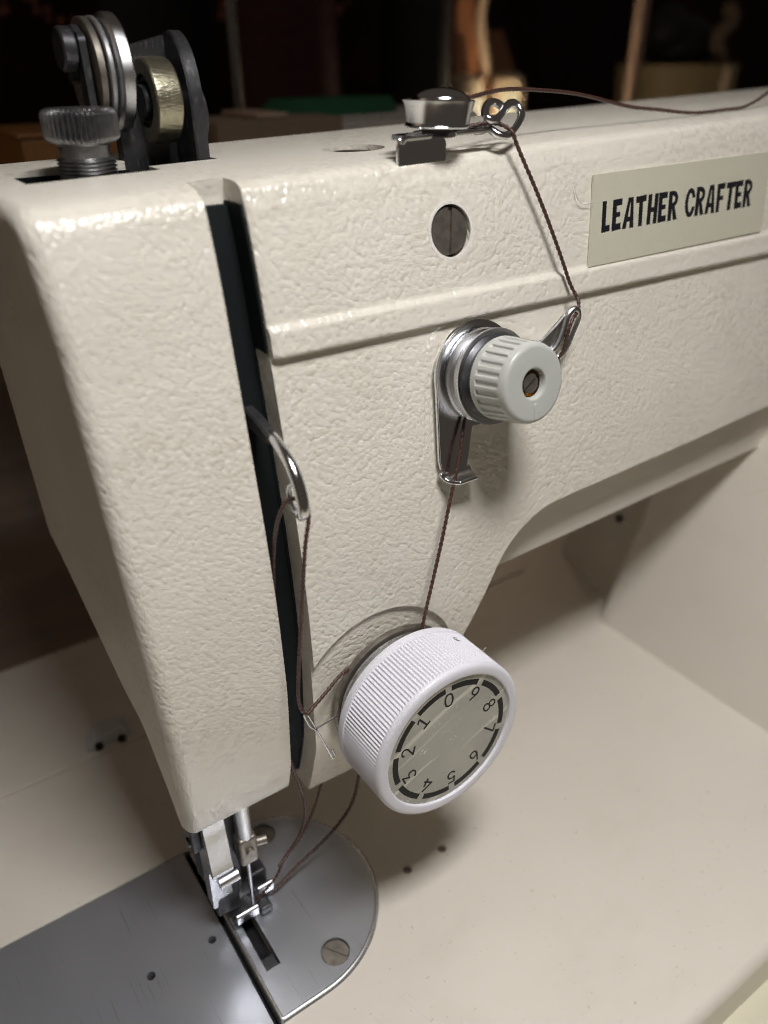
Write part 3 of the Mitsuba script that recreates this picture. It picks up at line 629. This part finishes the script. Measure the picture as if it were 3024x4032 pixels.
L_ = S_ + 'foot_lifter'
def ladd(key, mesh, *a, **k):
    mesh = tm(mesh).copy(); mesh.apply_translation([LX, LY, 0]); add(key, mesh, *a, **k)
LY, LX = -5.5, -2.0                                                # the lifter as a whole stands here
ck = spline([(85.2, -18), (86.2, -9), (89.2, -.5), (94, 5.2), (100, 7.8), (106, 6.4), (110, 1.2), (111.6, -8), (112, -20)], .8)
cheek = Polygon([(85, -40)] + [tuple(q) for q in ck] + [(112, -40)])
cm = None
for d, x0, x1 in ((0, 116.5, 120.3), (-.3, 116.2, 120.6), (-.7, 116, 120.8)):
    k = man(along_x(cheek.buffer(d), x0, x1)); cm = k if cm is None else cm + k
ladd(L_ + '__cheek', cm, 'black_iron', 40, label='rounded black iron cheek plate at the right of the lifter')
ladd(L_ + '__bridge', along_y(Polygon([(96.5, -40), (96.5, 1.6), (118, 6.8), (118, -40)]), 103, 109), 'black_iron', 30)
RC = [104.6, 98.5, -12.8]
ladd(L_ + '__roller', lathe([(8.2, 0), (12.4, 0), (13.0, .5), (13.1, 1.5), (13.1, 8.2), (12.7, 8.9), (8.2, 8.9), (8.2, 0)], RC, [1, 0, 0], 72), 'nickel_brass', 30, label='rough nickel-brass roller ring')
ladd(L_ + '__roller_pin', cat(lathe([(0, -1), (4.6, -1), (5, -.4), (5, 12)], RC, [1, 0, 0], 40), lathe([(6.2, .8), (8.0, 1.4), (8.0, 3)], RC, [1, 0, 0], 40)), 'black_iron', 30)
ladd(L_ + '__boss', lathe([(0, 5.4), (7, 5.4), (9.6, 4.6), (10, 3.6), (10, 0)], [120.6, 103, -17.5], [1, 0, 0], 50), 'black_iron', 30)
WC = [0, 106, -4.6]
ladd(L_ + '__wheel', lathe([(0, 88.6), (15.4, 88.6), (16.2, 89), (16.2, 90.9), (15.6, 91.2), (9, 91.3)], WC, [1, 0, 0], 72), 'tarnished_steel', 30)
ladd(L_ + '__wheel', lathe([(9, 92.0), (15.8, 92.0), (16.4, 92.4), (16.4, 93.5), (15.9, 93.9), (9, 94)], WC, [1, 0, 0], 72), 'worn_steel', 30)
ladd(L_ + '__wheel', lathe([(9, 94.4), (13.5, 94.4), (16.2, 95.0), (17.4, 96.0), (17.7, 97.2), (17.7, 99.2), (17.2, 99.8), (0, 99.9)], WC, [1, 0, 0], 80), 'chrome_soft', 30, label='large polished wheel of the lifter')
ladd(L_ + '__link', man(along_x(unary_union([LineString([(99, 4), (98, -12), (97.4, -30)]).buffer(3.2), Point(104, 3).buffer(6.2)]), 85.6, 87.8)), 'black_iron', 30, label='narrow steel link hanging from the wheels')
ladd(L_ + '__stud', lathe([(0, 80.6), (5.8, 80.6), (6.4, 81.2), (6.4, 84.6), (5.9, 85.2), (3, 85.6)], [0, 102, 2.4], [1, 0, 0], 40), 'black_iron', 30)
ladd(L_ + '__axle', cyl([84, 106, -4.6], [104, 106, -4.6], 3, None, 24), 'black_iron', 30)

# hinge cap let into the fold at the back of the bed
H_ = S_ + 'bed_hinge'
hc = along_z(Polygon([(50 + 12 * math.cos(a), 137 + 16 * math.sin(a)) for a in np.linspace(0, np.pi, 24)]), -318.5, -316.5)
add(H_ + '__cap', rbox(43, 60, 139, 152, -319, -314.2, 1.6), 'pale_zinc', 30, label='bright half-round cap of the bed hinge')
add(H_ + '__recess', hc, 'pale_zinc', 30)
for q in ((44.4, 136.4), (56.2, 135.4)): add(H_ + '__hinge_screw', cyl([q[0], q[1], -320], [q[0], q[1], -316.2], 2.1, None, 20), 'black_hole', 30)

# ------------------------------------------------------------------ wooden tray lip in front of the bed
plain('yellow_lacquer', (0.62, 0.59, 0.46), 0.35, 0.5)
add('machine_base', rbox(-200, 560, -330, 245, -352, -346.2, 1.5), 'yellow_lacquer', 30)
thing('machine_base', 'pale yellow base board showing at the bottom right below the bed edge', 'base board')

# ------------------------------------------------------------------ the brown thread
def thread_mesh(pts, r=.62): return tube(spline(pts, .3), r, 10, twist=4.2, lobes=2, depth=.20)
th1 = [(399.68, 50, -12.5), (390.62, 48, -16.3), (371, 46, -21.6), (356, 45.5, -22.3), (334.2, 45, -22.8), (307.5, 44, -20.6), (288.1, 43, -18.77), (266.1, 42, -14.99), (249.2, 41, -12.6), (227.6, 38, -11.07), (213.1, 34.8, -10.5), (201.5, 30.2, -10.9), (190.8, 27, -11.9), (184, 25.5, -12.7)]
th2 = [(180, 27, -20.8), (185.45, 25.6, -20.8), (188.86, 24, -20.3), (193.1, 22.5, -19.62), (197.1, 22, -19.9), (200.4, 21, -20.83), (202.05, 19, -22.6), (202.9, 18.2, -25), (208.5, 15, -37), (217.0, 11.5, -54.2), (224.6, 9.2, -70), (227.3, 8, -75.9), (228.6, 5.2, -80.6), (225.6, 2.2, -83.2), (221.8, .4, -84.6), (219.4, -.4, -87.6), (219.4, .6, -92), (220.2, 2.6, -98), (214, 4.5, -106), (196, 2.5, -113)]
th3 = [(177, 1.4, -104), (172.9, 1.5, -111.7), (169, -1, -121), (166.0, -3.0, -129.7), (164.4, -3.5, -134.3), (156.3, -7.0, -157.3), (145.8, -11.0, -186.5), (144.3, -11.5, -190.5), (137, -12, -191.5)]
th4 = [(121, -4.2, -200.5), (114.2, -4.4, -199.0), (104, -8.4, -200.6), (96, -11.6, -202.1), (94.0, -12.2, -202.5), (92.4, -12.2, -200.6), (91.1, -12.2, -195.4), (91.5, -12.5, -184), (92.5, -13.0, -172.2), (94.7, -14.5, -145.3), (96.4, -15.5, -128), (98.2, -14.6, -121.4), (98.2, -12.6, -117.6), (96.4, -9.6, -117), (94.8, -7.4, -118.4), (93.2, -5, -123.6), (92.7, -2, -131), (93.3, 3, -145.5), (92.5, 5, -177.5), (92.6, 6, -228), (96, 6.2, -252), (99.0, 6.2, -270), (97, 6, -284), (91.3, 6, -292.5), (83.5, 4, -297)]
add('sewing_thread__upper_run', thread_mesh(th1), 'thread_fibre', True)
add('sewing_thread__cover_run', thread_mesh(th2), 'thread_fibre', True)
add('sewing_thread__face_run', thread_mesh(th3), 'thread_fibre', True)
add('sewing_thread__slot_run', thread_mesh(th4), 'thread_fibre', True)
add('sewing_thread__needle_run', thread_mesh([(111.8, 12, -266), (108.6, 11, -274.5), (103.6, 10, -284.6), (95.2, 8, -293.4), (85.9, 6, -299), (83.2, 5, -302.6), (77, 4.4, -307), (71.8, 5, -312)], .55), 'thread_fibre', True)
thing('sewing_thread', 'twisted dark brown thread running from the drum on top through both dials to the needle', 'thread')
add('thread_tail', thread_mesh([(133, 10, -252), (130.4, 10, -266), (128.2, 10, -276), (124.6, 10, -290), (116.5, 10, -300), (107, 9.6, -305.5), (98.5, 9, -308.5), (90, 8.2, -311.6), (82.8, 7, -313.4), (76, 9, -315)], .66), 'thread_fibre', True)
thing('thread_tail', 'loose dark brown thread curving from the presser foot up behind the white dial', 'thread')
# stray fibres
add('stray_fibre', tube(spline([(233.5, 17.3, -42.5), (233.9, 15.9, -46.2), (236, 15.4, -48.0), (239, 15.2, -48.4), (242, 14.6, -48.0)], .3), .10, 6), 'lint', True)
thing('stray_fibre', 'fine pale fibre curling from the left edge of the lettered plate', 'fibre')
add('stray_fibre', tube(spline([(166.5, -18, -203), (169, -17, -206.5), (171.5, -16.5, -208), (174.5, -16, -207.6)], .3), .13, 6), 'lint', True)
thing('stray_fibre_001', 'fine pale fibre sticking out at the upper right of the white dial rim', 'fibre')

# ------------------------------------------------------------------ the dim things behind the machine
def cone_thing(key, label, cat_, x, y, r0, r1, z0, z1, bsdf, n=48):
    add(key + '__body', lathe([(0, z0), (r0, z0), (r0, z0 + 3), (r1, z1 - 2), (r1 * .9, z1), (0, z1)], [x, y, 0], [0, 0, 1], n), bsdf, 30)
    thing(key, label, cat_)
def fuzz(c0, c1, f=.12):
    return lambda p, n, uv: mikit.mix(c0, c1, mikit.fbm(p.x / U * f * .4, p.y / U * f * .4, p.z / U * f * 3, 3))
mat('maroon_yarn', {'type': 'principled', 'base_color': mikit.proc(fuzz((0.035, 0.012, 0.014), (0.075, 0.025, 0.03))), 'roughness': 0.8})
mat('black_yarn', {'type': 'principled', 'base_color': mikit.proc(fuzz((0.010, 0.010, 0.011), (0.022, 0.022, 0.024))), 'roughness': 0.8})
mat('copper_leather', {'type': 'principled', 'base_color': mikit.proc(fuzz((0.20, 0.085, 0.04), (0.32, 0.145, 0.07), .03)), 'roughness': 0.45})
plain('tan_wood', (0.40, 0.29, 0.22), 0.5)
plain('cream_card', (0.62, 0.50, 0.36), 0.55)
plain('card_brown', (0.20, 0.145, 0.105), 0.7)
plain('green_felt', (0.025, 0.12, 0.055), 0.8)
plain('grey_rod', (0.25, 0.25, 0.25), 0.4, .5, .8)
plain('olive_plastic', (0.36, 0.29, 0.16), 0.5)
plain('pale_cloth', (0.42, 0.39, 0.36), 0.8)
plain('black_rubber', (0.012, 0.012, 0.013), 0.6)

cone_thing('thread_cone', 'dark maroon cone of thread standing behind the middle of the arm', 'thread cone', 400, 540, 62, 40, -350, 160, 'maroon_yarn')
cone_thing('black_cylinder', 'tall black cylinder behind the drum, left of the copper-brown leather piece', 'cylinder', 545, 540, 36, 34, -350, 180, 'black_yarn')
cone_thing('black_cylinder_001', 'broad black cylinder behind the grey rod, left of the maroon cone', 'cylinder', 318, 640, 52, 50, -350, 180, 'black_yarn')
add('support_rod__rod', cyl([291, 420, -346], [290.5, 420, 140], 3.6, 3.6, 24), 'grey_rod', 30); add('support_rod__foot', cyl([291, 420, -350], [291, 420, -342], 20, 20, 32), 'grey_rod', 30)
thing('support_rod', 'thin dull grey upright rod behind the left of the arm', 'rod')
add('cardboard_box__body', rbox(212, 300, 285, 345, -350, -33.5, 1.5), 'card_brown', 30); add('cardboard_box__flap', rbox(240, 262, 288, 340, -33.2, -30.2, .8), 'tan_wood', 30)
thing('cardboard_box', 'brown cardboard box behind the arm, below the grey rod', 'box')
gr = None
for k, (z, w) in enumerate(((-34, 52), (-31.0, 50), (-28.2, 47))):
    t_ = trimesh.creation.torus(w, 2.6, 60, 12); t_.apply_scale([1, .55, 1]); t_.apply_translation([326 + k, 345, z]); gr = t_ if gr is None else cat(gr, t_)
add('green_cord__coil', gr, 'green_felt', 40); add('green_cord__core', cyl([326, 345, -38], [326, 345, -27], 26, 26, 40), 'green_felt', 30)
thing('green_cord', 'coil of green cord lying behind the arm', 'cord')
add('folded_cloth__layer', rbox(262, 420, 290, 395, -350, -37.2, 3), 'pale_cloth', 30)
add('folded_cloth__layer', rbox(300, 425, 300, 390, -37, -35.4, .7), 'pale_cloth', 30)
thing('folded_cloth', 'pale grey folded cloth under the green cord', 'cloth')
add('leather_piece__panel', place(extrude(Polygon([(-30, -320), (36, -320), (30, -40), (14, 90), (-26, 90)]), 7), [655, 600, -30], [.94, .34, 0], [0, 0, 1], [.34, -.94, 0]), 'copper_leather', 30)
add('leather_piece__edge_strip', tube(spline([(690, 592, -340), (691, 592, -45), (684, 592, -10), (673, 592, 22), (676, 592, 60)], 4), 6.5, 12), 'cream_card', 40)
thing('leather_piece', 'copper-brown leather piece with a pale edge strip behind the pigtail loop', 'leather')
add('brown_wedge__body', along_y(Polygon([(700, -350), (765, -350), (752, -30), (722, 25), (704, 20)]), 610, 630), 'copper_leather', 30)
thing('brown_wedge', 'dark reddish-brown wedge standing right of the pale edge strip', 'wedge')
add('wooden_post__post', rbox(822, 834, 494, 506, -350, 150, 1.5), 'tan_wood', 30)
thing('wooden_post', 'pale wooden upright post behind the right of the arm', 'post')
bin_ = man(lathe([(0, -350), (70, -350), (88, -14), (84, -14), (66, -344), (0, -344)], [1150, 690, 0], [0, 0, 1], 60))
add('olive_bin__body', bin_, 'olive_plastic', 30)
thing('olive_bin', 'dull olive bin behind the right of the arm', 'bin')
add('rubber_glove__bundle', cat(trimesh.creation.icosphere(3, 46).apply_scale([1.2, 1, .9]).apply_translation([1165, 700, 10]), trimesh.creation.icosphere(3, 34).apply_translation([1125, 700, 30])), 'black_rubber', 40)
thing('rubber_glove', 'black crumpled bundle lying in the olive bin', 'bundle')
add('twisted_stick__stick', tube(spline([(1170, 640, -40), (1182, 640, -5), (1168, 640, 20), (1192, 640, 38), (1182, 640, 56)], 3), 10, 12), 'card_brown', 40)
thing('twisted_stick', 'twisted dull brown stick leaning in the olive bin', 'stick')
def fire(p, n, uv): return mikit.mix((0.10, 0.02, 0.012), (0.34, 0.12, 0.07), mikit.noise(p.x / U * .1, p.z / U * .1, 2))
mat('red_beads', {'type': 'principled', 'base_color': mikit.proc(fire), 'roughness': 0.2, 'specular': .8})
rb = np.random.default_rng(11); beads = []
for _ in range(420):
    q = trimesh.creation.icosphere(1, rb.uniform(2.5, 5)); q.apply_translation([rb.uniform(20, 620), rb.uniform(745, 765), rb.uniform(22, 190) + 30 * rb.random() ** 2]); beads.append(q)
add('beaded_fringe', cat(*beads), 'red_beads', True)
labels['beaded_fringe'] = {'kind': 'stuff', 'label': 'dark red beaded fringe hanging in the dim background at the upper left'}
plain('lit_wood_tone', (0.24, 0.11, 0.035), .45)  # orange tone carries the light on the tabletop wood behind
add('lit_table_box__body', rbox(104, 196, 300, 380, -350, -38, 1.5), 'lit_wood_tone', 30); add('lit_table_box__lid', rbox(102, 198, 298, 382, -37.8, -35.5, .8), 'lit_wood_tone', 30)
thing('lit_table_box', 'orange-brown box standing in for lit tabletop wood behind the left end of the machine head', 'box')
for kx_, w_, lab in ((638, 22, 'added cream jar standing in for light on the foot of the copper-brown leather piece, the left of two'), (699, 22, 'added cream jar standing in for light behind the pigtail loop, the right of two')):
    t_ = numbered('added_cream_jar')
    add(t_ + '__body', lathe([(0, -350), (w_, -350), (w_, -34), (w_ - 4, -22), (w_ - 10, -18), (0, -17)], [kx_, 572, 0], [0, 0, 1], 40), 'cream_card', 30)  # added pale shapes for the lit lower parts of the things behind
    labels[t_] = {'label': lab, 'category': 'jar', 'group': 'added cream jars behind the arm'}
cone_thing('bright_spot_bottle', 'small cream bottle shape making a bright spot at the right behind the arm', 'bottle', 1061, 540, 12, 5, -350, -16, 'cream_card')  # cream shape that makes a bright spot behind the arm

# ------------------------------------------------------------------ lamps (out of the picture)
W_ = 'unseen_work_lamp'  # unseen lamp, placed to light the face and bed from above
lx, ly, lz = LAMP_POS
sx, sy = LAMP_SIZE
panel = trimesh.Trimesh([(lx - sx, ly - sy, lz), (lx + sx, ly - sy, lz), (lx + sx, ly + sy, lz), (lx - sx, ly + sy, lz)], [(0, 2, 1), (0, 3, 2)], process=False)
scene[W_ + '__diffuser'] = mikit.ply(trimesh.Trimesh(panel.vertices * U, panel.faces, process=False), 'black_hole', False,
                                     emitter={'type': 'area', 'radiance': rgb(*(LAMP_TINT * LAMP_RAD)), 'sampling_weight': 10.0})
add(W_ + '__housing', cat(boxm(lx - sx - 5, lx + sx + 5, ly - sy - 5, ly + sy + 5, lz + 1, lz + 14), boxm(lx - 200, lx + 480, ly + sy + 2, ly + sy + 5, lz - 66, lz + 1)), 'black_rubber', 30)  # flap out of view, placed to dim the arm top and background
thing(W_, 'unseen black work lamp above and in front of the machine, its back flap shading the arm top', 'lamp')
add('unseen_back_lamp__bulb', trimesh.creation.icosphere(3, 9).apply_translation([655, 512, -92]), 'cream_card', True, emitter={'type': 'area', 'radiance': rgb(190.0, 145.0, 100.0)})  # unseen lamp, placed to light the things behind the arm from below
add('unseen_back_lamp__base', cyl([655, 512, -350], [655, 512, -102], 12, 5, 24), 'black_rubber', 30)
thing('unseen_back_lamp', 'small warm unseen lamp behind the arm, lighting the things there from below', 'lamp')

# unseen soft lamp, left, behind and above, lighting the flank and shaded bed
R_ = 'unseen_left_lamp'
c, n_ = np.array([-900., 480., 330.]), np.array([.86, -.40, -.32]); n_ /= np.linalg.norm(n_)
e1 = np.cross(n_, [0, 0, 1]); e1 /= np.linalg.norm(e1); e2 = np.cross(e1, n_)
pv = [c + e1 * a * 260 + e2 * b * 220 for a, b in ((-1, -1), (1, -1), (1, 1), (-1, 1))]
pf = [(0, 1, 2), (0, 2, 3)]
if np.cross(pv[1] - pv[0], pv[2] - pv[0]) @ n_ < 0: pf = [f[::-1] for f in pf]
scene[R_ + '__diffuser'] = mikit.ply(trimesh.Trimesh(np.array(pv) * U, pf, process=False), 'black_hole', False, emitter={'type': 'area', 'radiance': rgb(.50, .37, .26)})
add(R_ + '__housing', trimesh.Trimesh(np.array([p - n_ * 8 for p in pv]), [f[::-1] for f in pf], process=False), 'black_rubber', False)
thing(R_, 'unseen broad soft lamp out of view to the left, lighting the flank and shaded bed', 'lamp')
